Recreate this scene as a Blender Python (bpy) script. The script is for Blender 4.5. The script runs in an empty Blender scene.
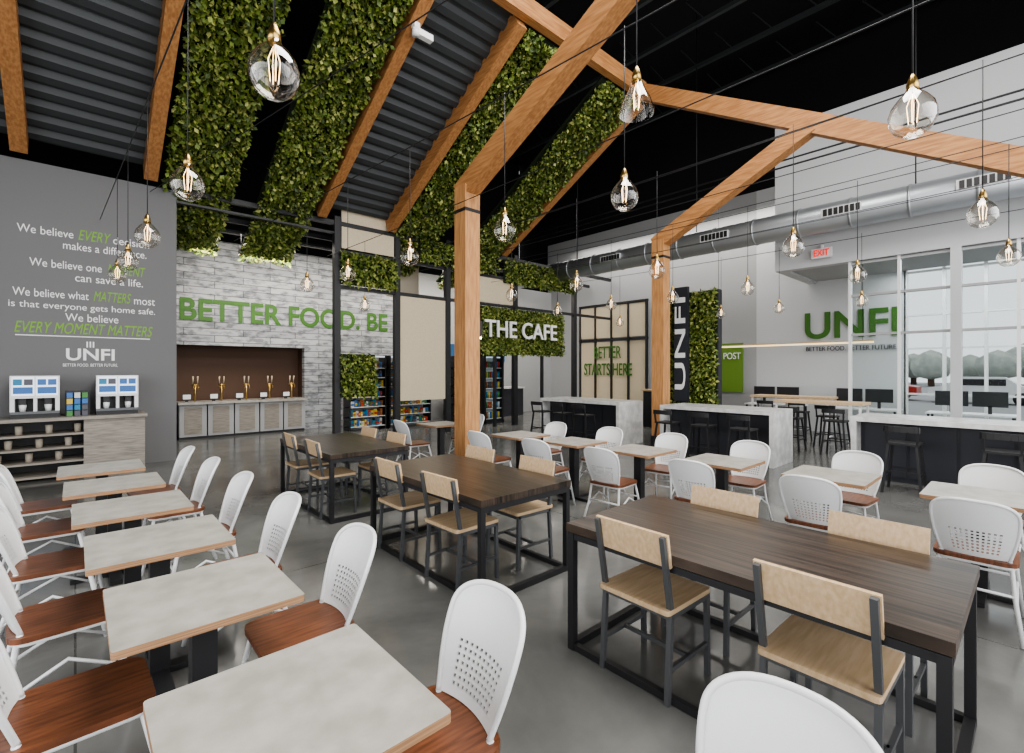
import bpy, math, random
from mathutils import Vector, Matrix
random.seed(7)
C=bpy.context.scene.collection
# ---------------------------------------------------------------- materials
def mat(name,col,rough=.5,metal=0,emit=None,es=0,noise=None,spec=None):
    m=bpy.data.materials.new(name); m.use_nodes=True
    nt=m.node_tree; b=nt.nodes['Principled BSDF']
    b.inputs['Base Color'].default_value=(*col,1); b.inputs['Roughness'].default_value=rough
    b.inputs['Metallic'].default_value=metal
    if emit: b.inputs['Emission Color'].default_value=(*emit,1); b.inputs['Emission Strength'].default_value=es
    if spec is not None: b.inputs['Specular IOR Level'].default_value=spec
    if noise:
        sc,col2,mp=noise
        tc=nt.nodes.new('ShaderNodeTexCoord'); ma=nt.nodes.new('ShaderNodeMapping'); ma.inputs['Scale'].default_value=mp
        n=nt.nodes.new('ShaderNodeTexNoise'); n.inputs['Scale'].default_value=sc; n.inputs['Detail'].default_value=6
        r=nt.nodes.new('ShaderNodeValToRGB'); r.color_ramp.elements[0].position=.35; r.color_ramp.elements[1].position=.65
        r.color_ramp.elements[0].color=(*col,1); r.color_ramp.elements[1].color=(*col2,1)
        L=nt.links; L.new(tc.outputs['Object'],ma.inputs['Vector']); L.new(ma.outputs[0],n.inputs['Vector'])
        L.new(n.outputs['Fac'],r.inputs['Fac']); L.new(r.outputs['Color'],b.inputs['Base Color'])
    return m
def island_mat(name,cols,rough=.6,trans=0):
    m=mat(name,cols[0],rough); nt=m.node_tree; b=nt.nodes['Principled BSDF']
    g=nt.nodes.new('ShaderNodeNewGeometry'); r=nt.nodes.new('ShaderNodeValToRGB')
    cr=r.color_ramp; cr.interpolation='CONSTANT' if len(cols)>5 else 'LINEAR'
    cr.elements[0].color=(*cols[0],1); cr.elements[1].color=(*cols[-1],1)
    cr.elements[1].position=1-1/len(cols) if len(cols)>5 else 1
    for i,c in enumerate(cols[1:-1]):
        e=cr.elements.new((i+1)/len(cols) if len(cols)>5 else (i+1)/(len(cols)-1)); e.color=(*c,1)
    nt.links.new(g.outputs['Random Per Island'],r.inputs['Fac']); nt.links.new(r.outputs['Color'],b.inputs['Base Color'])
    return m
def glass_mat(name,fac=.12,tint=(1,1,1)):
    m=bpy.data.materials.new(name); m.use_nodes=True; nt=m.node_tree; nt.nodes.clear()
    o=nt.nodes.new('ShaderNodeOutputMaterial'); t=nt.nodes.new('ShaderNodeBsdfTransparent'); t.inputs[0].default_value=(*tint,1)
    g=nt.nodes.new('ShaderNodeBsdfGlossy'); g.inputs['Roughness'].default_value=.03
    lw=nt.nodes.new('ShaderNodeLayerWeight'); lw.inputs['Blend'].default_value=fac
    mx=nt.nodes.new('ShaderNodeMixShader')
    nt.links.new(lw.outputs['Facing' if fac>.2 else 'Fresnel'],mx.inputs[0]); nt.links.new(t.outputs[0],mx.inputs[1]); nt.links.new(g.outputs[0],mx.inputs[2]); nt.links.new(mx.outputs[0],o.inputs[0])
    return m
def floor_mat():
    m=mat('polished_concrete',(.2,.2,.2),.3); nt=m.node_tree; b=nt.nodes['Principled BSDF']; L=nt.links
    tc=nt.nodes.new('ShaderNodeTexCoord')
    n1=nt.nodes.new('ShaderNodeTexNoise'); n1.inputs['Scale'].default_value=.6; n1.inputs['Detail'].default_value=7; n1.inputs['Roughness'].default_value=.6; n1.inputs['Distortion'].default_value=.5
    r=nt.nodes.new('ShaderNodeValToRGB'); r.color_ramp.elements[0].position=.3; r.color_ramp.elements[1].position=.7
    r.color_ramp.elements[0].color=(.085,.086,.083,1); r.color_ramp.elements[1].color=(.2,.2,.19,1)
    br=nt.nodes.new('ShaderNodeTexBrick'); br.offset=0; br.inputs['Scale'].default_value=1
    br.inputs['Brick Width'].default_value=4.2; br.inputs['Row Height'].default_value=4.2; br.inputs['Mortar Size'].default_value=.006
    br.inputs['Color1'].default_value=(1,1,1,1); br.inputs['Color2'].default_value=(1,1,1,1); br.inputs['Mortar'].default_value=(.45,.45,.45,1)
    mx=nt.nodes.new('ShaderNodeMix'); mx.data_type='RGBA'; mx.blend_type='MULTIPLY'; mx.inputs[0].default_value=1
    n2=nt.nodes.new('ShaderNodeTexNoise'); n2.inputs['Scale'].default_value=2; n2.inputs['Detail'].default_value=3
    r2=nt.nodes.new('ShaderNodeMapRange'); r2.inputs[1].default_value=.3; r2.inputs[2].default_value=.7; r2.inputs[3].default_value=.12; r2.inputs[4].default_value=.24
    b.inputs['Specular IOR Level'].default_value=.6
    L.new(tc.outputs['Object'],n1.inputs['Vector']); L.new(tc.outputs['Object'],br.inputs['Vector']); L.new(tc.outputs['Object'],n2.inputs['Vector'])
    L.new(n1.outputs['Fac'],r.inputs['Fac']); L.new(r.outputs['Color'],mx.inputs[6]); L.new(br.outputs['Color'],mx.inputs[7]); L.new(mx.outputs[2],b.inputs['Base Color'])
    L.new(n2.outputs['Fac'],r2.inputs[0]); L.new(r2.outputs[0],b.inputs['Roughness'])
    return m
def plank_mat():
    m=mat('distressed_white_planks',(.6,.6,.6),.8); nt=m.node_tree; b=nt.nodes['Principled BSDF']; L=nt.links
    tc=nt.nodes.new('ShaderNodeTexCoord'); mp=nt.nodes.new('ShaderNodeMapping'); mp.inputs['Rotation'].default_value=(math.pi/2,0,0)
    br=nt.nodes.new('ShaderNodeTexBrick'); br.inputs['Scale'].default_value=1; br.inputs['Brick Width'].default_value=1.3; br.inputs['Row Height'].default_value=.17
    br.inputs['Mortar Size'].default_value=.01; br.inputs['Color1'].default_value=(.45,.46,.47,1); br.inputs['Color2'].default_value=(.32,.33,.345,1); br.inputs['Mortar'].default_value=(.14,.14,.145,1)
    ma=nt.nodes.new('ShaderNodeMapping'); ma.inputs['Scale'].default_value=(1.6,1,4)
    n=nt.nodes.new('ShaderNodeTexNoise'); n.inputs['Scale'].default_value=2.2; n.inputs['Detail'].default_value=8; n.inputs['Roughness'].default_value=.62
    r=nt.nodes.new('ShaderNodeValToRGB'); r.color_ramp.elements[0].position=.4; r.color_ramp.elements[1].position=.53
    r.color_ramp.elements[0].color=(.38,.39,.41,1); r.color_ramp.elements[1].color=(1,1,1,1)
    mx=nt.nodes.new('ShaderNodeMix'); mx.data_type='RGBA'; mx.blend_type='MULTIPLY'; mx.inputs[0].default_value=.85
    L.new(tc.outputs['Object'],mp.inputs[0]); L.new(mp.outputs[0],br.inputs['Vector']); L.new(tc.outputs['Object'],ma.inputs[0]); L.new(ma.outputs[0],n.inputs['Vector'])
    L.new(n.outputs['Fac'],r.inputs['Fac']); L.new(br.outputs['Color'],mx.inputs[6]); L.new(r.outputs['Color'],mx.inputs[7]); L.new(mx.outputs[2],b.inputs['Base Color'])
    return m
M={}
M['floor']=floor_mat(); M['planks']=plank_mat()
M['white']=mat('white_powder_coat',(.74,.75,.75),.32)
M['chairseat']=mat('walnut_seat',(.1,.035,.015),.36,noise=(6,(.2,.072,.032),(1,10,1)))
M['lightwood']=mat('birch_wood',(.53,.37,.21),.5,noise=(5,(.64,.47,.3),(1,9,6)))
M['steel']=mat('gunmetal_steel',(.12,.125,.13),.45,.5)
M['black']=mat('black_steel',(.018,.018,.02),.45)
M['topgrey']=mat('concrete_laminate',(.32,.305,.27),.36,noise=(8,(.43,.41,.37),(1,1,1)))
M['ply']=mat('plywood_edge',(.26,.14,.07),.6,noise=(4,(.4,.24,.13),(1,1,60)))
M['darkwood']=mat('dark_zebra_wood',(.008,.006,.005),.3,noise=(5,(.075,.052,.037),(11,.35,1)))
M['beamY']=mat('glulam_timber',(.32,.14,.048),.6,noise=(4,(.48,.235,.09),(8,.8,8)))
M['beamX']=mat('glulam_ridge_timber',(.32,.14,.048),.6,noise=(4,(.48,.235,.09),(.8,8,8)))
M['beamZ']=mat('glulam_post_timber',(.36,.17,.065),.6,noise=(4,(.52,.27,.11),(8,8,.8)))
M['greywall']=mat('grey_paint',(.16,.16,.162),.7)
M['whitewall']=mat('white_paint',(.52,.53,.54),.7)
M['palewall']=mat('pale_grey_paint',(.36,.365,.37),.7)
M['ceil']=mat('black_ceiling',(.005,.005,.006),.9)
M['corr']=mat('corrugated_dark_grey',(.05,.055,.058),.5,.2)
M['leaf']=island_mat('leaf_green',[(.035,.06,.012),(.1,.15,.025),(.2,.26,.045),(.42,.43,.14)],.5)
M['moss']=mat('hedge_backing',(.012,.02,.006),.9)
M['cream']=mat('cream_panel',(.55,.46,.32),.6,noise=(60,(.62,.54,.4),(1,1,1)))
M['beige']=mat('beige_panel',(.45,.4,.32),.6)
M['marble']=mat('white_marble',(.5,.5,.49),.25,noise=(7,(.68,.68,.67),(1,1,1)))
M['barfront']=mat('charcoal_panel',(.028,.03,.038),.5)
M['brown']=mat('brown_niche',(.085,.045,.027),.7)
M['cabwood']=mat('grey_oak',(.2,.18,.155),.6,noise=(5,(.32,.29,.25),(1,1,10)))
M['green']=mat('lime_green_paint',(.2,.42,.03),.6)
M['olive']=mat('olive_green_paint',(.13,.24,.03),.6)
M['dgreen']=mat('green_lettering',(.045,.14,.015),.6)
M['textw']=mat('white_lettering',(.85,.85,.85),.6)
M['duct']=mat('galvanised_duct',(.42,.44,.46),.4,.7)
M['brass']=mat('brass',(.5,.34,.12),.3,1)
M['bscreen']=mat('menu_screen',(.02,.05,.09),.2,emit=(.1,.3,.6),es=.25)
M['lscreen']=mat('lit_screen',(.7,.75,.8),.2,emit=(.75,.85,1),es=.6)
M['prod']=island_mat('product_packaging',[(.5,.04,.02),(.04,.15,.4),(.6,.45,.06),(.6,.6,.6),(.06,.22,.05),(.35,.12,.03),(.02,.2,.35),(.08,.08,.1)],.4)
M['bulb']=glass_mat('bulb_glass',.3,(.99,.965,.92))
M['pane']=glass_mat('window_glass',.08,(.93,.96,.96))
M['fil']=mat('glowing_filament',(1,.75,.5),.5,emit=(1,.68,.36),es=9)
M['warm']=mat('warm_lamp',(1,.8,.5),.5,emit=(1,.72,.38),es=12)
M['warml']=mat('warm_strip_lamp',(1,.8,.5),.5,emit=(1,.75,.4),es=1.0)
M['exit']=mat('exit_red',(.6,.03,.02),.4,emit=(1,.05,.03),es=.6)
M['asphalt']=mat('asphalt',(.3,.3,.3),.9)
M['tree']=mat('hazed_tree_green',(.3,.33,.3),.9,noise=(1.5,(.42,.45,.4),(1,1,1)))  # pale tones put distance haze into the tree colour
M['carred']=mat('car_paint_red',(.4,.03,.02),.3); M['carw']=mat('car_paint_white',(.7,.7,.7),.3)
# ---------------------------------------------------------------- mesh builder
class MB:
    def __init__(s): s.v=[];s.f=[];s.m=[];s.mats=[];s.sm=[]
    def mi(s,k):
        if k not in s.mats: s.mats.append(k)
        return s.mats.index(k)
    def add(s,vs,fs,k,smooth=False):
        o=len(s.v); s.v+= [tuple(v) for v in vs]; i=s.mi(k)
        for f in fs: s.f.append(tuple(o+a for a in f)); s.m.append(i); s.sm.append(smooth)
    def box(s,x0,x1,y0,y1,z0,z1,k):
        vs=[(x,y,z) for x in(x0,x1) for y in(y0,y1) for z in(z0,z1)]
        s.add(vs,[(0,1,3,2),(4,6,7,5),(0,4,5,1),(2,3,7,6),(0,2,6,4),(1,5,7,3)],k)
    def beam(s,p,q,w,h,k,up=(0,0,1)):
        p=Vector(p);q=Vector(q);d=(q-p).normalized();u=Vector(up)
        if abs(d.dot(u))>.98:u=Vector((0,1,0))
        a=d.cross(u).normalized();b=a.cross(d).normalized()
        vs=[]
        for c in(p,q):
            for i,j in((-1,-1),(1,-1),(1,1),(-1,1)): vs.append(c+a*(w/2*i)+b*(h/2*j))
        s.add(vs,[(0,3,2,1),(4,5,6,7),(0,1,5,4),(1,2,6,5),(2,3,7,6),(3,0,4,7)],k)
    def tube(s,pts,r,k,n=8,closed=False):
        P=[Vector(p) for p in pts];N=len(P);vs=[]
        prev=None
        for i in range(N):
            if closed:d=(P[(i+1)%N]-P[i-1])
            else:d=(P[min(i+1,N-1)]-P[max(i-1,0)])
            d.normalize()
            if prev is None:
                u=Vector((0,0,1)) if abs(d.z)<.9 else Vector((1,0,0)); a=d.cross(u).normalized()
            else: a=(prev-d*prev.dot(d)).normalized()
            prev=a;b=d.cross(a)
            rr=r[i] if isinstance(r,(list,tuple)) else r
            for j in range(n):
                t=2*math.pi*j/n; vs.append(P[i]+a*(rr*math.cos(t))+b*(rr*math.sin(t)))
        fs=[]
        for i in range(N if closed else N-1):
            for j in range(n):
                i2=(i+1)%N; fs.append((i*n+j,i*n+(j+1)%n,i2*n+(j+1)%n,i2*n+j))
        if not closed: fs+= [tuple(range(n))[::-1],tuple((N-1)*n+j for j in range(n))]
        s.add(vs,fs,k,True)
    def lathe(s,prof,c,k,n=20):
        vs=[];fs=[]
        for r,z in prof:
            for j in range(n):
                t=2*math.pi*j/n; vs.append((c[0]+r*math.cos(t),c[1]+r*math.sin(t),c[2]+z))
        for i in range(len(prof)-1):
            for j in range(n): fs.append((i*n+j,i*n+(j+1)%n,(i+1)*n+(j+1)%n,(i+1)*n+j))
        s.add(vs,fs,k,True)
    def mesh(s,name):
        me=bpy.data.meshes.new(name); me.from_pydata(s.v,[],s.f)
        for k in s.mats: me.materials.append(M[k])
        me.polygons.foreach_set('material_index',s.m); me.polygons.foreach_set('use_smooth',s.sm); me.update()
        return me
    def obj(s,name,loc=(0,0,0),rz=0,bevel=0):
        o=bpy.data.objects.new(name,s.mesh(name)); C.objects.link(o); o.location=loc; o.rotation_euler=(0,0,rz)
        if bevel: addbev(o,bevel)
        return o
def addbev(o,w):
    b=o.modifiers.new('bevel','BEVEL'); b.width=w; b.segments=2; b.limit_method='ANGLE'
def inst(me,name,loc,rz=0,bevel=0):
    o=bpy.data.objects.new(name,me); C.objects.link(o); o.location=loc; o.rotation_euler=(0,0,rz)
    if bevel: addbev(o,bevel)
    return o
def box(name,x0,x1,y0,y1,z0,z1,k,bevel=0):
    b=MB(); b.box(x0,x1,y0,y1,z0,z1,k); return b.obj(name,bevel=bevel)
def text(name,s,k,mtx,width=None,height=None,shear=0,off=.0,align='CENTER',ext=.008):
    cu=bpy.data.curves.new(name,'FONT'); cu.body=s; cu.align_x=align; cu.align_y='CENTER'; cu.extrude=ext; cu.shear=shear; cu.offset=off
    o=bpy.data.objects.new(name,cu); C.objects.link(o); cu.materials.append(M[k])
    bpy.context.view_layer.update(); d=o.dimensions
    sx=width/d.x if width else 1; sy=height/d.y if height else sx
    o.matrix_world=mtx@Matrix.Diagonal((sx,sy,1,1)); return o
def MY(x,y,z): return Matrix.Translation((x,y,z))@Matrix.Rotation(math.pi/2,4,'X')
def MX(x,y,z): return Matrix.Translation((x,y,z))@Matrix.Rotation(-math.pi/2,4,'Z')@Matrix.Rotation(math.pi/2,4,'X')
# foliage: leaves grow along -(u x v)
def foliage(name,o,u,v,dens=420,size=.1,thick=.14):
    o=Vector(o);u=Vector(u);v=Vector(v);n=-u.cross(v).normalized(); b=MB()
    c=-n*.04; b.add([o,o+u,o+u+v,o+v,o+c,o+u+c,o+u+v+c,o+v+c],[(0,1,2,3),(7,6,5,4),(0,4,5,1),(1,5,6,2),(2,6,7,3),(3,7,4,0)],'moss')
    vs=[];fs=[]
    R=random.random; ul=u.length; vl=v.length
    for i in range(int(ul*vl*dens)):
        a=R();c=R(); bump=.5+.25*math.sin(a*ul*5.1+c*vl*3.1)*math.cos(c*vl*4.3-a*ul*1.3)+.25*math.sin(a*ul*11+2)*math.sin(c*vl*9.5)
        p=o+u*a+v*c+n*(thick*(.3+.7*R())*(.25+.85*bump))
        d=(Vector((R()-.5,R()-.5,R()-.75))*1.2+n*.25).normalized(); w=d.cross(Vector((R()-.5,R()-.5,R()-.5))).normalized()
        L=size*(.55+.8*R()); W=L*.3
        k=len(vs); m=p+d*(L*.5)
        vs+=[p,m+w*W,p+d*L-n*(L*.15),m-w*W]; fs.append((k,k+1,k+2,k+3))
    b.add(vs,fs,'leaf'); return b.obj(name)
# ---------------------------------------------------------------- room shell
box('floor',-4.2,15.3,-6.2,16.2,-.1,0,'floor')
box('ceiling',-4.3,15.4,-6.4,16.4,11.0,11.2,'ceil')
box('wall_back_grey',-4.2,1.4,10.85,11.05,0,5.02,'greywall')
box('wall_back_grey_return',1.2,1.4,11.051,14.0,0,5.02,'greywall')
w=MB(); w.box(1.4,1.8,14,14.2,0,4.95,'planks'); w.box(1.8,4.8,14,14.2,2.3,4.95,'planks'); w.box(4.8,8.2,14,14.2,0,4.95,'planks')
w.obj('wall_back_planks')
w=MB(); w.box(1.8,4.8,14.55,14.65,0,2.3,'brown'); w.box(1.75,1.8,14.2,14.6,0,2.3,'brown'); w.box(4.8,4.85,14.2,14.6,0,2.3,'brown'); w.box(1.75,4.85,14.2,14.65,2.3,2.36,'brown')
w.obj('wall_niche')
box('wall_back_cafe',8.2,15,14,14.2,0,4.95,'palewall')
box('wall_back_upper',-4.2,15,16,16.2,0,11,'ceil')
w=MB(); w.box(15,15.2,5.67,14.2,0,7.0,'palewall'); w.box(15,15.2,2.2,5.67,0,7,'whitewall'); w.obj('wall_right_far')
box('wall_right_upper_black',15.2,15.4,-6.2,16.2,4.3,11,'ceil')
w=MB(); w.box(12.5,12.75,-6,4.3,4.05,7.5,'whitewall'); w.box(12.75,15,4.1,4.3,4.05,7.5,'whitewall'); w.obj('wall_right_upper')
box('ceiling_office',12.76,15,-6,4.09,4.1,4.2,'palewall')
w=MB(); w.box(-4.2,-4.0,-6,16,4.5,11,'ceil'); w.box(-4.2,-4,10.85,16,0,4.5,'ceil'); w.box(-4.2,-4,-6,10.85,0,.3,'greywall'); w.obj('wall_left')
w=MB(); w.box(-4,15.2,-6.2,-6,8.5,11,'ceil'); w.box(-4,15.2,-6.2,-6,0,.3,'greywall'); w.obj('wall_front')
w=MB()
for i in range(9): w.beam((-4+i*2.1,-6.1,.3),(-4+i*2.1,-6.1,8.5),.08,.12,'black')
for z in(2.6,5.4): w.beam((-4,-6.1,z),(15,-6.1,z),.08,.08,'black')
w.obj('window_front')
w=MB()
for i in range(9): w.beam((-4.1,-6+i*2.1,.3),(-4.1,-6+i*2.1,4.5),.08,.12,'black')
w.beam((-4.1,-6,2.6),(-4.1,10.85,2.6),.08,.08,'black'); w.obj('window_left')
b=MB()
for i in range(12):
    x=-3+i*1.6
    b.box(x-.05,x+.05,-6,16,10.2,10.3,'corr')
    for j in range(22): b.beam((x,-5.5+j,10.25),(x,-5+j,10.95),.03,.03,'corr')
b.obj('ceiling_joists')
# ---------------------------------------------------------------- sloped roof
SL=.55
def rz(y): return 5.1+SL*(10.85-y)
for i,c in enumerate([-.65,1.0,4.05,5.75,9.45]):
    b=MB(); b.beam((c,10.8,rz(10.8)+.12),(c,6.13,rz(6.13)+.12),.2,.4,'beamY'); b.obj('timber_rafter')
b=MB(); b.beam((-3.9,6.0,7.95),(9.45,6.0,7.95),.16,.34,'beamX'); b.obj('timber_ridge_beam')
def corr(x0,x1,y0,y1):
    b=MB(); vs=[];fs=[];y=y0;prof=[]
    p=.24
    while y<y1:
        for dy,dz in((0,0),(.1,0),(.13,.08),(.21,.08)): prof.append((y+dy,rz(y+dy)+.2+dz))
        y+=p
    for yy,zz in prof: vs+=[(x0,yy,zz),(x1,yy,zz)]
    for i in range(len(prof)-1): fs.append((2*i,2*i+1,2*i+3,2*i+2))
    b.add(vs,fs,'corr'); return b.obj('corrugated_roof_panel')
corr(-3.9,-.75,6.1,10.7); corr(-.55,.9,6.1,10.7); corr(4.15,5.65,6.1,10.7)
for x0,x1 in((1.2,2.3),(2.8,3.85),(5.9,7.1),(8.15,9.3)):
    y0,y1=12.4,6.15
    foliage('hanging_foliage_strip',(x0,y0,rz(y0)+.12),(0,y1-y0,rz(y1)-rz(y0)),(x1-x0,0,0),dens=1300,size=.1,thick=.28)
# ---------------------------------------------------------------- gable frames
def gable(X,Y,ext):
    b=MB()
    b.box(X-.14,X+.14,Y-.14,Y+.14,0,4.5,'beamZ')
    b.box(X-.155,X+.155,Y-.155,Y+.155,0,.25,'black')
    b.box(X-.14,X+.14,-.75,-.47,0,4.3,'beamZ')
    b.beam((X,Y+.12,4.42),(X,2.65,6.1 if not ext else 5.93),.24,.3,'beamY')
    if ext: b.beam((X,-.75,3.95),(X,6.1,7.98),.2,.32,'beamY')
    else: b.beam((X,-.75,4.3),(X,2.75,6.1),.24,.3,'beamY')
    b.box(X-.145,X+.145,Y-.145,Y+.145,4.1,4.15,'black')
    return b.obj('timber_gable_frame')
gable(4.5,5.98,False); gable(9.45,5.56,True)
b=MB(); b.box(4.645,4.74,5.9,6.0,2.2,2.45,'black'); b.box(4.65,4.73,5.91,5.99,2.17,2.2,'warm'); b.obj('wall_sconce')
# ---------------------------------------------------------------- steel storefront grid
b=MB()
cols=[4.44,5.97,7.5,10.0,12.8]
for x in cols: b.box(x-.07,x+.07,10.8,10.94,0,5.2,'black')
b.box(1.4,14.9,10.82,10.92,5.0,5.1,'black'); b.box(4.44,14.9,10.82,10.92,3.56,3.64,'black'); b.box(4.44,12.8,10.83,10.91,4.4,4.46,'black')
b.box(1.4,4.4,10.82,10.92,4.8,4.84,'black')
for x in(9.2,11.2): b.box(x-.04,x+.04,10.83,10.91,0,2.2,'black')
for y in(11.9,12.9): b.box(1.4,14.9,y-.04,y+.04,4.9,5.0,'black')
b.obj('steel_storefront_frame')
foliage('hedge_panel',(5.9,10.79,3.66),(-1.4,0,0),(0,0,.74),1100,.1,.14)
foliage('hedge_panel',(5.35,10.79,1.05),(-.85,0,0),(0,0,1.0),1100,.1,.14)
foliage('hedge_panel',(12.1,10.79,2.15),(-3.5,0,0),(0,0,1.38),1300,.09,.12)
foliage('hedge_panel',(12.7,10.79,4.3),(-3.2,0,0),(0,0,.7),900,.1,.14)
foliage('hedge_panel',(9.2,10.79,4.5),(-2.6,0,0),(0,0,.6),900,.1,.14)
box('cream_panel',4.55,5.88,10.84,10.88,4.5,5.45,'cream')
box('beige_panel',6.06,7.42,10.84,10.88,.9,3.55,'cream')
box('cream_panel',8.6,9.9,10.84,10.88,3.66,4.38,'cream')
box('cream_panel',6.3,7.3,12.0,12.05,3.7,4.6,'beige')
text('cafe_sign_lettering','THE CAFE','textw',MY(10.1,10.58,2.85),3.0,.5,off=.01,ext=.02)
text('wall_lettering','BETTER FOOD. BE','dgreen',MY(4.6,13.985,3.15),5.5,.56,off=.025,ext=.002)
WX=.15
def wl(s,z,width,h,k='textw',x=WX,sh=0,off=0,name='wall_lettering'): text(name,s,k,MY(x,10.845,z),width,h,sh,off,ext=.0)
wl('We believe',3.93,.66,.13,x=-.35); wl('EVERY',3.94,.42,.17,'green',x=.23,sh=.3); wl('decision',3.93,.5,.13,x=.74)
wl('makes a difference.',3.74,1.1,.13,x=.4)
wl('We believe one',3.41,.88,.13,x=-.1); wl('MOMENT',3.42,.52,.17,'green',x=.66,sh=.3)
wl('can save a life.',3.22,.9,.13,x=.45)
wl('We believe what',2.92,.9,.13,x=-.28);wl('MATTERS',2.93,.5,.17,'green',x=.47,sh=.3); wl('most',2.91,.3,.11,x=.92)
wl('is that everyone gets home safe.',2.73,1.85,.14,x=.15)
wl('We believe',2.55,.68,.13,x=.22)
wl('EVERY MOMENT MATTERS',2.36,1.75,.18,'green',x=.15,sh=.3)
box('wall_lettering_underline',-.7,1.0,10.84,10.848,2.23,2.245,'textw')
b=MB()
for i in range(3): b.box(.14+i*.04,.16+i*.04,10.84,10.848,2.06,2.16,'textw')
b.obj('wall_logo_mark')
wl('UNFI',1.93,.62,.2,x=.2,off=.02); wl('BETTER FOOD. BETTER FUTURE.',1.76,.7,.05,x=.2)
# ---------------------------------------------------------------- coffee cabinet
b=MB()
b.box(.1,.87,10.15,10.84,0,.9,'cabwood'); b.box(-1.0,.9,10.1,10.84,.9,.95,'cabwood')
b.box(-1.0,-.96,10.15,10.84,0,.9,'cabwood'); b.box(-1,.1,10.78,10.84,0,.9,'black')
for z in(.04,.25,.46,.67): b.box(-.96,.1,10.15,10.84,z,z+.03,'cabwood')
for i in range(9):
    b.lathe([(0,0),(.04,0),(.045,.13),(0,.13)],(-.85+i*.11,10.35,.28+(i%3)*.21),'beige',10)
b.obj('coffee_cabinet')
def machine(x):
    b=MB()
    b.box(-.27,.27,.0,.45,0,.06,'black'); b.box(-.27,.27,.2,.45,.06,.6,'black'); b.box(-.27,.27,-.03,.22,.3,.64,'white')
    for s0 in(-.25,.01):
        b.box(s0,s0+.24,-.04,-.029,.34,.62,'lscreen')
        b.box(s0+.015,s0+.225,-.046,-.041,.37,.47,'prod'); b.box(s0+.015,s0+.11,-.046,-.041,.5,.59,'prod'); b.box(s0+.13,s0+.225,-.046,-.041,.5,.59,'prod')
    for sx in(-.14,.14): b.box(sx-.04,sx+.04,.03,.1,.2,.3,'black'); b.lathe([(0,0),(.035,0),(.045,.1),(.0,.1)],(sx,.07,.1),'white',10)
    b.box(-.27,.27,-.03,.2,.06,.1,'steel')
    b.box(-.27,-.22,-.02,.2,.1,.3,'white');b.box(.22,.27,-.02,.2,.1,.3,'white'); b.box(-.02,.02,-.02,.2,.1,.3,'white')
    b.obj('coffee_machine',(x,10.3,.951))
machine(-.45); machine(.52)
b=MB(); b.box(-.12,.18,10.42,10.44,.951,1.35,'black')
for i in range(12): b.box(-.1+(i%3)*.09,-.03+(i%3)*.09,10.3,10.42,.951+(i//3)*.095,1.035+(i//3)*.095,'prod')
b.obj('snack_rack')
# ---------------------------------------------------------------- tap bar in niche
b=MB(); b.box(1.81,4.79,13.75,14.5,.84,.9,'topgrey')
for i in range(5):
    x=1.84+i*.59; b.box(x,x+.56,13.82,14.45,.06,.83,'palewall'); b.box(x+.1,x+.46,13.81,13.82,.12,.78,'cabwood')
b.box(1.84,4.76,13.9,14.45,0,.06,'black'); b.obj('tap_counter')
for i in range(5):
    x=2.2+i*.57; b=MB()
    b.tube([(x,14.1,.901),(x,14.1,1.3)],.022,'brass',10); b.tube([(x-.07,14.1,1.3),(x+.07,14.1,1.3)],.025,'brass',10)
    for k in(-.05,.05): b.tube([(x+k,14.1,1.32),(x+k,14.07,1.52)],[.009,.018],'cream',6); b.tube([(x+k,14.05,1.3),(x+k,14.0,1.26),(x+k,14.0,1.2)],.01,'brass',6)
    b.obj('beverage_tap')
b=MB()
for i in range(5):
    b.box(1.9+i*.57,2.1+i*.57,13.9,13.92,.95,1.1,'black'); b.box(1.92+i*.57,2.08+i*.57,13.895,13.9,.97,1.08,'textw'); b.box(1.97+i*.57,2.03+i*.57,13.9,14.0,.9,.96,'black')
b.obj('tap_label_stands')
# ---------------------------------------------------------------- market shelves
def shelf(x0,x1,y,name):
    b=MB(); b.box(x0,x1,y+.4,y+.45,0,2.1,'palewall'); b.box(x0,x0+.04,y,y+.4,0,2.1,'black'); b.box(x1-.04,x1,y,y+.4,0,2.1,'black')
    b.box(x0+.04,x1-.04,y+.02,y+.06,2.04,2.08,'lscreen')
    for j in range(7):
        z=.12+j*.27; b.box(x0,x1,y,y+.4,z-.02,z,'white')
        x=x0+.06
        while x<x1-.12:
            wd=random.uniform(.05,.1); h=random.uniform(.12,.2); b.box(x,x+wd,y+.05,y+.25,z,z+h,'prod'); b.box(x+.01,x+wd-.01,y+.04,y+.05,z+.04,z+h*.6,'prod'); x+=wd+.01
    b.obj(name)
shelf(5.5,6.6,12.6,'snack_shelf'); shelf(6.7,8.1,12.6,'snack_shelf'); shelf(8.3,9.1,11.6,'snack_shelf')
b=MB(); b.box(9.3,12.4,13.0,13.7,0,1.0,'barfront'); b.box(9.25,12.45,12.95,13.75,1.0,1.06,'marble'); b.obj('cafe_counter')
b=MB()
for i in range(3): b.box(9.4+i*1.0,10.3+i*1.0,13.94,13.999,2.0,2.6,'bscreen')
b.obj('wall_menu_boards')
b=MB(); b.box(9.4,10.2,11.95,12.2,0,2.2,'black'); b.box(9.4,9.46,11.6,11.95,0,2.2,'black'); b.box(10.14,10.2,11.6,11.95,0,2.2,'black'); b.box(9.4,10.2,11.6,11.95,2.1,2.2,'black'); b.box(9.4,10.2,11.6,11.95,0,.1,'black')
b.box(9.5,10.1,11.66,11.7,2.06,2.1,'lscreen'); b.box(9.46,10.14,11.94,11.95,.1,2.1,'white')
for j in range(6):
    z=.15+j*.32; b.box(9.46,10.14,11.65,11.95,z-.02,z,'white')
    for i in range(8): b.tube([(9.52+i*.08,11.72,z),(9.52+i*.08,11.72,z+.2)],.03,'prod',6)
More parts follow.
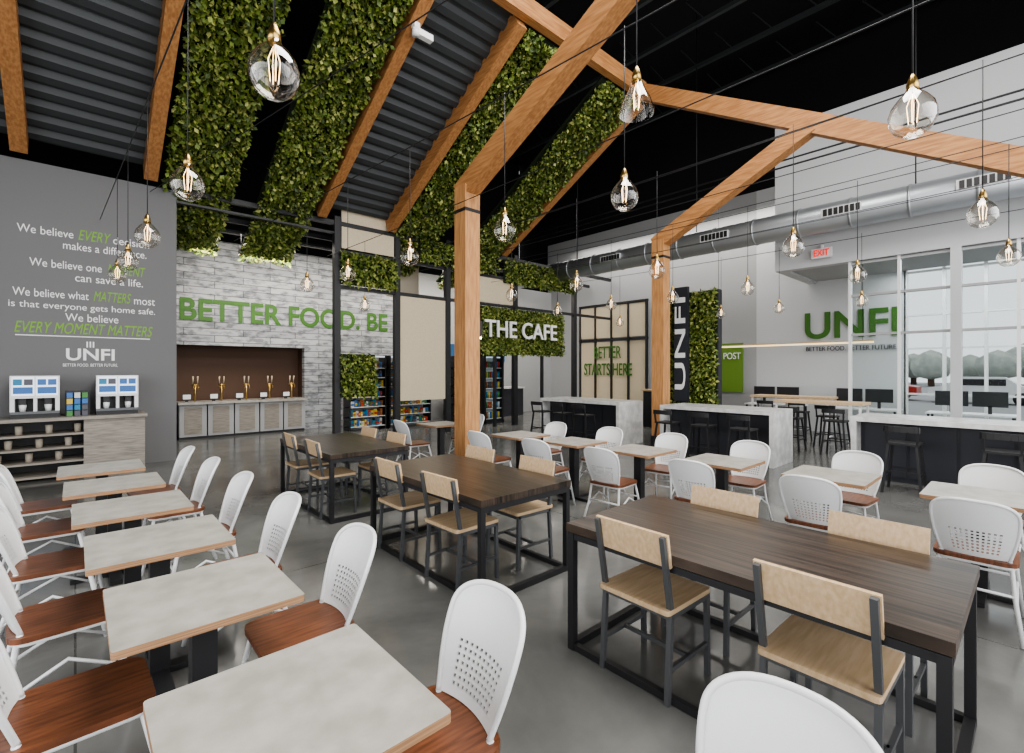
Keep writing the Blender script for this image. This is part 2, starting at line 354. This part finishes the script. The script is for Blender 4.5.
b.box(9.46,10.14,11.61,11.615,.1,2.1,'pane'); b.obj('drinks_cooler')
# ---------------------------------------------------------------- bars
def bar(y0,y1):
    b=MB(); b.box(8.8,9.75,y0,y1,.9,.97,'marble'); b.box(8.8,9.75,y0,y0+.07,0,.9,'marble'); b.box(8.8,9.75,y1-.07,y1,0,.9,'marble')
    b.box(9.1,9.7,y0+.07,y1-.07,0,.9,'barfront'); n=4; 
    for i in range(n):
        a=y0+.1+(y1-y0-.2)*i/n; b.box(9.08,9.1,a+.02,a+(y1-y0-.2)/n-.02,.08,.87,'barfront')
    b.obj('bar_counter')
bar(-.44,1.95); bar(3.05,5.2); bar(6.2,8.6)
def stool_mesh():
    b=MB()
    b.box(-.18,.18,-.18,.18,.66,.69,'black')
    for sx in(-1,1):
        for sy in(-1,1): b.beam((sx*.15,sy*.15,.67),(sx*.21,sy*.21,0),.03,.03,'black')
    for sy in(-1,1): b.beam((-.19,sy*.19,.25),(.19,sy*.19,.25),.02,.02,'black'); b.beam((-.17,sy*.16,.67),(-.2,sy*.17,.9),.025,.025,'black')
    for sx in(-1,1): b.beam((sx*.19,-.19,.3),(sx*.19,.19,.3),.02,.02,'black')
    pts=[(-.2+.03*math.cos(t*math.pi/8-math.pi/2)*-1,.19*math.sin(t*math.pi/8-math.pi/2),.88) for t in range(9)]
    for p,q in zip(pts[:-1],pts[1:]): b.beam(p,q,.02,.08,'black')
    return b.mesh('bar_stool')
sm=stool_mesh()
for y in(1.25,.3,-.35,3.4,4.1,4.8,6.85,7.5,8.15): inst(sm,'bar_stool',(8.42,y,0),0)
# ---------------------------------------------------------------- furniture meshes
def rrect(hw,hd,r,n=5):
    pts=[]
    for cx,cy,a0 in((hw-r,hd-r,0),(-hw+r,hd-r,90),(-hw+r,-hd+r,180),(hw-r,-hd+r,270)):
        for i in range(n+1):
            a=math.radians(a0+90*i/n); pts.append((cx+r*math.cos(a),cy+r*math.sin(a)))
    return pts
def prism(b,pts,z0,z1,k,ks=None):
    n=len(pts); vs=[(x,y,z0) for x,y in pts]+[(x,y,z1) for x,y in pts]
    b.add(vs,[tuple(range(n))[::-1],tuple(range(n,2*n))],k); b.add(vs,[(i,(i+1)%n,n+(i+1)%n,n+i) for i in range(n)],ks or k)
def cafe_chair():
    b=MB()
    prism(b,rrect(.205,.205,.07),.445,.47,'chairseat')
    b.tube([(x*.98,y*.98,.435) for x,y in rrect(.19,.19,.06)],.012,'white',8,True)
    NL,NT=24,12; nexp=2.7
    def row(j):
        if j<=NL:
            v=.7*j/NL; w=.16+.045*math.sin(v/.7*math.pi/2)
        else:
            t=(j-NL)/NT*math.pi/2*.985; v=.7+.3*math.sin(t)**(2/nexp); w=.205*math.cos(t)**(2/nexp)
        return v,w
    def P(u,j):
        v,w=row(j)
        return Vector((-.19-.15*v+.05*(u*w/.205)**2,w*u,.475+.385*v))
    nu,nv=30,NL+NT; vs=[];fs=[]
    for j in range(nv+1):
        for i in range(nu+1): vs.append(P(-1+2*i/nu,j))
    for j in range(nv):
        for i in range(nu):
            if 3<=j<=15 and 5<=i<=24 and j%2==1 and i%2==1: continue
            a=j*(nu+1)+i; fs.append((a,a+1,a+nu+2,a+nu+1))
    off=Vector((-.005,0,0)); n0=len(vs)
    b.add(vs+[v+off for v in vs],fs+[tuple(n0+a for a in f[::-1]) for f in fs],'white',True)
    edge=[P(-1,j) for j in range(nv+1)]+[P(1,j) for j in range(nv,-1,-1)]
    b.tube(edge,.011,'white',8)
    for s in(-1,1):
        b.tube([P(s,0),(-.17,s*.17,.44),(-.2,s*.185,.25),(-.28,s*.22,0)],.0125,'white',8)
        b.tube([(.16,s*.17,.445),(.19,s*.19,.3),(.25,s*.22,0)],.0125,'white',8)
        b.tube([(.205,s*.2,.2),(0,s*.19,.31),(-.215,s*.192,.2)],.009,'white',6)
    b.tube([(.19,-.19,.29),(.19,.19,.29)],.009,'white',6); b.tube([(-.2,-.185,.27),(-.2,.185,.27)],.009,'white',6)
    return b.mesh('cafe_chair')
cc=cafe_chair()
def wood_chair():
    b=MB(); t=.026
    prism(b,rrect(.215,.22,.02,2),.45,.475,'lightwood')
    for s in(-1,1):
        y=s*.205
        b.beam((-.17,y,.45),(-.245,y,.85),t,t,'steel',(1,0,0)); b.beam((-.17,y,.45),(-.2,y,0),t,t,'steel',(1,0,0))
        b.beam((.19,y,.45),(.2,y,0),t,t,'steel',(1,0,0)); b.beam((-.18,y,.435),(.2,y,.435),t,t,'steel'); b.beam((-.19,y,.17),(.2,y,.17),.02,.02,'steel')
    b.beam((.2,-.205,.435),(.2,.205,.435),t,t,'steel'); b.beam((-.175,-.205,.435),(-.175,.205,.435),t,t,'steel'); b.beam((0,-.205,.17),(0,.205,.17),.02,.02,'steel')
    b.beam((-.195,0,.69),(-.227,0,.86),.45,.018,'lightwood',(1,0,0))
    return b.mesh('dining_chair')
wc=wood_chair()
def sq_table():
    b=MB(); prism(b,rrect(.31,.31,.012,2),.722,.75,'topgrey','ply')
    b.box(-.045,.045,-.045,.045,.02,.7,'black'); b.box(-.2,.2,-.2,.2,.705,.722,'black')
    b.beam((-.27,0,.02),(.27,0,.02),.08,.03,'black'); b.beam((0,-.27,.0205),(0,.27,.0205),.08,.03,'black')
    return b.mesh('cafe_table')
st=sq_table()
def big_table():
    b=MB(); hx,hy=.48,.87; b.box(-hx,hx,-hy,hy,.705,.755,'darkwood')
    t=.042
    for s in(-1,1):
        y=s*(hy-.03)
        for q in(-1,1): b.beam((q*(hx-.025),y,0),(q*(hx-.025),y,.7),t,t,'black')
        b.beam((-hx+.025,y,.023),(hx-.025,y,.023),t,t,'black'); b.beam((-hx+.025,y,.68),(hx-.025,y,.68),t,t,'black')
        b.beam((s*(hx-.025),-hy+.03,.68),(s*(hx-.025),hy-.03,.68),.03,.035,'black')
        b.beam((s*(hx-.025),-hy+.03,.02),(s*(hx-.025),hy-.03,.02),.035,.035,'black')
    return b.mesh('communal_table')
bt=big_table()
J=lambda a:random.uniform(-a,a)
for i in range(-0,7):
    y=.46+.93*i if i<2 else 2.36+.92*(i-2); x=.5-.052*i
    if i==1: x=.45;y=1.385
    inst(st,'cafe_table',(x,y,0))
    inst(cc,'cafe_chair',(x+(.54 if i==0 else .4)+J(.01),y-(.05 if i==0 else 0)+J(.02),0),math.pi+J(.06)); 
    inst(cc,'cafe_chair',(x-.38,y+.02+J(.02),0),J(.08))
for i,(x,y) in enumerate([(5.02,-1.7),(5.0,.3),(4.98,1.25),(4.93,2.2),(4.88,3.15),(4.83,4.1),(4.76,5.05),(4.7,7.0)]):
    inst(st,'cafe_table',(x,y,0)); inst(cc,'cafe_chair',(x-.5,y+J(.04),0),J(.12)); inst(cc,'cafe_chair',(x+.5,y+J(.04),0),math.pi+J(.12))
for x,y,c in((2.68,1.06,(.6,1.45)),(2.6,3.52,(3.15,4.0)),(2.53,6.05,(5.65,6.45))):
    inst(bt,'communal_table',(x,y,0),0)
    for yy in c:
        inst(wc,'dining_chair',(x-.28,yy+J(.02),0),J(.04)); inst(wc,'dining_chair',(x+.36,yy+J(.03),0),math.pi+J(.04))
# ---------------------------------------------------------------- pendants
def pendant(bell=False):
    b=MB()
    prof=[(.0,-.115),(.04,-.11),(.075,-.085),(.098,-.04),(.1,0),(.088,.04),(.06,.08),(.035,.105),(.026,.125)] if not bell else [(.1,-.08),(.096,-.05),(.08,0),(.05,.06),(.035,.1),(.03,.12)]
    b.lathe(prof,(0,0,0),'bulb',24)
    b.lathe([(0,.11),(.026,.11),(.026,.15),(.016,.18),(.006,.2),(0,.2)],(0,0,0),'brass',14)
    b.tube([(0,0,.19),(0,0,1.25)],.004,'black',6)
    b.tube([(0,0,.12),(0,0,-.04)],[.012,.004],'bulb',8)
    for a in range(4):
        c,s=math.cos(a*math.pi/2),math.sin(a*math.pi/2)
        b.tube([(.004*c,.004*s,.1),(.024*c,.024*s,.04),(.016*c,.016*s,-.05)],.0012,'fil',5)
    return b.mesh('pendant_lamp')
pm=pendant(); pb=pendant(True)
c1=lambda y:.69-.035*y; c2=lambda y:3.15-.075*y
for y in(.6,2.15,3.83,5.57,7.0,8.1): inst(pm,'pendant_lamp',(c1(y),y,2.93))
for y in(.43,2.06,3.29,4.78,6.2,7.45): inst(pm,'pendant_lamp',(c2(y),y,2.97))
inst(pb,'pendant_lamp',(2.42,1.58,3.25))
for y in(.31,1.7,3.26,4.58,6.0,7.4): inst(pm,'pendant_lamp',(5.45,y,2.95))
for y in(.23,1.63,3.04,4.3,5.6,7): inst(pm,'pendant_lamp',(7.7,y,2.95))
for x,y in((10.7,2.2),(10.7,3.6),(10.7,4.8),(10.7,7.5),(6.6,8.6),(4.2,8.9)): inst(pm,'pendant_lamp',(x,y,2.95))
b=MB()
def cable(p,q,sag=.08):
    p=Vector(p);q=Vector(q); b.tube([p.lerp(q,t/16)-Vector((0,0,sag*4*(t/16)*(1-t/16))) for t in range(17)],.006,'black',5)
cable((c1(-5.9),-5.9,4.25),(c1(10.8),10.8,4.25)); cable((c2(-5.9),-5.9,4.3),(c2(10.8),10.8,4.25))
for x in(5.45,7.7,10.7,4.2,6.6,9.0): cable((x,-5.9,4.25),(x,10.8,4.25),.12)
for x in(6.2,8.4,10.1): cable((x,-5.9,4.7),(x,10.8,4.6),.2)
cable((3.4,-5.9,4.3),(1.0,10.8,4.9),.1)
b.obj('catenary_cables')
# ---------------------------------------------------------------- duct
b=MB(); b.tube([(11.95,-5.8,4.95),(11.95,15.9,4.95)],.3,'duct',28)
for i in range(22): b.tube([(11.95,-5+i*.95,4.95),(11.95,-4.96+i*.95,4.95)],.315,'duct',28)
for y in(.65,2.75,5.4,8.5):
    b.box(11.62,11.7,y-.35,y+.35,4.88,5.06,'white')
    for k in range(7): b.box(11.6,11.62,y-.33+k*.095,y-.26+k*.095,4.9,5.04,'black')
for y in(-3,1.6,6,10): b.tube([(11.95,y,5.25),(11.95,y,10.95)],.012,'black',5)
b.obj('ventilation_duct')
b=MB()
for p,q in(((10.9,-5.9,5.9),(10.9,15,5.9)),((11.3,-5.9,6.2),(11.3,15,6.2))): b.tube([p,q],.02,'black',8)
b.obj('ceiling_pipe')
# ---------------------------------------------------------------- right glazing & office
b=MB()
ys=[2.8,1.95,1.1,.25,-.6,-1.45,-2.3,-3.15,-4,-5.9]
for y in ys: b.box(12.55,12.67,y-.025,y+.025,0,4.05,'white')
for z in(.05,2.45,3.3,4.0): b.box(12.56,12.66,-5.9,2.8,z-.025,z+.025,'palewall')
b.box(12.5,12.7,1.0,1.16,0,4.05,'whitewall')
b.box(12.605,12.612,-5.9,2.8,.05,4.0,'pane'); b.obj('window_office_partition')
b=MB()
for y in(2.2,1.5,.8,.1,-.6,-1.3,-2,-3.4,-5.9): b.box(15,15.15,y-.03,y+.03,0,4.1,'white')
for z in(.5,1.1,2.2,3.0,4.05): b.box(15.02,15.12,-5.9,2.2,z-.02,z+.02,'white')
b.obj('window_exterior')
text('wall_logo_lettering','UNFI','dgreen',MX(14.97,3.35,2.85),2.05,.72,off=.02)
text('wall_tagline_lettering','BETTER FOOD. BETTER FUTURE.','barfront',MX(14.97,3.35,2.25),2.0,.12)
b=MB(); b.box(12.4,12.46,3.1,3.5,4.2,4.42,'white'); b.box(12.42,12.5,3.28,3.32,4.42,4.5,'white'); b.obj('exit_sign'); 
text('exit_sign_lettering','EXIT','exit',MX(12.39,3.3,4.31),.3,.14,off=.02)
b=MB(); b.box(13.2,13.24,2.5,6.2,2.29,2.33,'warml'); b.box(13.2,13.24,2.5,6.2,2.33,2.36,'lightwood')
for y in(2.7,6.0): b.tube([(13.22,y,2.34),(13.22,y,6.9)],.006,'black',5)
b.obj('linear_pendant')
foliage('vertical_garden',(11.49,5.25,.02),(0,1.5,0),(0,0,3.62),1200,.1,.14)
b=MB(); b.box(11.2,11.3,5.86,6.22,.9,3.75,'barfront'); b.box(11.3,11.5,6.0,6.1,1.2,1.3,'black'); b.box(11.3,11.5,6.0,6.1,3.3,3.4,'black'); b.obj('vertical_sign')
box('vertical_garden_core',11.55,11.75,5.25,6.75,0,3.65,'barfront')
mt=Matrix.Translation((11.19,6.04,2.35))@Matrix(((0,0,-1,0),(0,1,0,0),(1,0,0,0),(0,0,0,1)))
text('vertical_sign_lettering','UNFI','textw',mt,2.3,.28,off=.01,ext=.005)
box('post_sign_board',14.93,14.999,6.05,7.2,1.0,2.5,'olive'); text('post_sign_lettering','THE POST','textw',MX(14.92,6.6,2.1),1.0,.2)
b=MB()
for i in range(4):
    y=9.4+i*.75; b.box(14.93,14.97,y,y+.68,2.9,4.1,'cream')
b.box(14.9,14.99,9.3,12.4,4.12,4.2,'black'); b.box(14.9,14.99,9.3,12.4,2.78,2.86,'black')
for i in range(5): b.box(14.88,14.98,9.31+i*.75,9.37+i*.75,0,4.15,'black')
b.box(14.95,14.99,9.4,12.4,.3,2.75,'cream')
b.obj('screened_panel_wall')
text('wall_lettering','BETTER\nSTARTS HERE','dgreen',MX(14.86,11.0,2.0),2.2,1.1,off=.01)
# office furniture
def desk(x,y,l,name='high_table'):
    b=MB(); b.box(-.35,.35,-l/2,l/2,.98,1.03,'lightwood')
    for s in(-1,1):
        for q in(-1,1): b.beam((q*.3,s*(l/2-.05),0),(q*.3,s*(l/2-.05),.98),.04,.04,'white')
        b.beam((-.3,s*(l/2-.05),.1),(.3,s*(l/2-.05),.1),.03,.03,'white')
    b.obj(name,(x,y,0))
desk(11.6,3.1,1.6); desk(13.4,4.2,1.8)
for x,y in((11.1,2.7),(11.1,3.5),(12.1,3.1),(12.9,3.9),(12.9,4.6)): inst(sm,'bar_stool',(x,y,0),0)
b=MB(); b.box(12.6,13.4,6.2,8.0,0,1.05,'barfront'); b.box(12.55,13.45,6.15,8.05,1.05,1.1,'lightwood')
for y in(6.6,7.3): b.box(12.9,12.94,y-.25,y+.25,1.2,1.5,'black'); b.box(12.9,12.95,y-.03,y+.03,1.1,1.2,'black')
b.obj('reception_desk')
def deskset(x,y):
    b=MB(); b.box(-.35,.35,-.7,.7,.72,.75,'white')
    for sx in(-.3,.3):
        for sy in(-.65,.65): b.box(sx-.02,sx+.02,sy-.02,sy+.02,0,.72,'black')
    for sy in(-.3,.3): b.box(.0,.03,sy-.27,sy+.27,.9,1.22,'black'); b.box(-.0,.04,sy-.03,sy+.03,.75,.92,'black')
    b.obj('computer_desk',(x,y,0))
for x,y in((14.3,4.9),(14.3,2.9),(14.2,1.0),(14.2,-.8)): deskset(x,y)
for x in(2.0,2.9,3.8,5.2,6.8,8.6,11):
    b=MB(); b.tube([(0,0,.4),(0,0,.1)],.012,'black',6); b.tube([(0,0,.12),(0,.06,-.08)],.05,'black',12); b.tube([(0,.06,-.081),(0,.062,-.09)],.042,'warm',12); b.obj('track_spotlight',(x,12.7,4.5))
b=MB(); b.box(1.4,14.9,12.68,12.72,4.9,4.93,'black'); b.obj('lighting_track')
b=MB(); b.box(-.05,.05,-.05,.05,.12,.2,'white'); b.tube([(0,0,0),(0,0,.12)],.06,'white',12); b.box(-.02,.3,-.05,.05,.02,.12,'white'); b.obj('security_camera',(4.05,6.75,rz(6.75)-.3))
# ---------------------------------------------------------------- exterior
box('ground_exterior',-60,90,-70,60,-.3,-.12,'asphalt')
for i in range(34):
    b=MB(); r=random.uniform(1.7,2.8)
    prof=[(0.01,0),(r*.7,r*.2),(r,r*.7),(r*.85,r*1.2),(r*.4,r*1.55),(0.01,r*1.7)]
    b.tube([(0,0,-1),(0,0,.3)],.3,'brown',8); b.lathe([(a*random.uniform(.85,1.1),z) for a,z in prof],(0,0,0),'tree',14)
    b.obj('tree',(random.uniform(68,82),-52+i*2.5,.6))
def car(x,y,k):
    b=MB(); pts=[(-2.2,.3),(-2.2,.8),(-1.4,.95),(-.8,1.42),(.9,1.42),(1.5,.95),(2.2,.8),(2.2,.3)]
    n=len(pts); vs=[(-.85,a,z) for a,z in pts]+[(.85,a,z) for a,z in pts]
    b.add(vs,[tuple(range(n)),tuple(range(n,2*n))[::-1]]+[(i,n+i,n+(i+1)%n,(i+1)%n) for i in range(n)],k)
    b.box(-.86,.86,-.85,.95,.98,1.32,'black')
    for sy in(-1.4,1.4): b.tube([(-.88,sy,.32),(.88,sy,.32)],.32,'black',14)
    b.obj('car',(x,y,-.12))
for i in range(14): car(36+(i%2)*1.0,-28+i*5.0,'carred' if i%3 else 'carw')
# ---------------------------------------------------------------- light
def area(name,loc,tgt,sx,sy,e,col=(1,1,1)):
    l=bpy.data.lights.new(name,'AREA'); l.shape='RECTANGLE'; l.size=sx; l.size_y=sy; l.energy=e; l.color=col
    o=bpy.data.objects.new(name,l); C.objects.link(o); o.location=loc; o.rotation_euler=(Vector(tgt)-Vector(loc)).to_track_quat('-Z','Y').to_euler(); return o
area('overhead_fill_hall',(4,1,9.6),(4,1,0),6,5,1050,(1,.97,.93))  # unseen overhead area lamp, added for soft light on the tables
area('daylight_front',(5,-5.8,4.2),(5,6,4.5),14,7,950,(.99,.99,1))
area('daylight_left',(-3.8,2,2.4),(6,4,3.5),8,4,300,(.99,.99,1))
area('light_market',(6,12.4,4.85),(6,13.2,0),7,.8,220,(1,.93,.84))
area('light_taps',(3,12.2,4.3),(3,14,2.0),2.4,.5,45,(1,.93,.82))
area('light_office',(14,8,6.5),(14,8,0),1.5,9,260,(1,.96,.9))
area('light_meeting',(14,0,4.05),(14,0,0),1.5,5,110)
area('light_cafe',(11,12,4.8),(11,12.6,0),4,.8,150,(1,.93,.84))
w=bpy.data.worlds.new('overcast_sky'); bpy.context.scene.world=w; w.use_nodes=True
w.node_tree.nodes['Background'].inputs[0].default_value=(.95,.97,1,1); w.node_tree.nodes['Background'].inputs[1].default_value=1.05
bpy.context.scene.view_settings.look='AgX - Medium High Contrast'
bpy.context.scene.view_settings.exposure=.2
# ---------------------------------------------------------------- camera
cam=bpy.data.cameras.new('camera'); co=bpy.data.objects.new('camera',cam); C.objects.link(co)
cam.sensor_width=36; cam.lens=480/1024*36; cam.shift_y=-6.5/1024; cam.clip_start=.05; cam.clip_end=300
co.location=(0,0,1.68); co.rotation_euler=(math.pi/2,0,math.radians(-42.3))
bpy.context.scene.camera=co
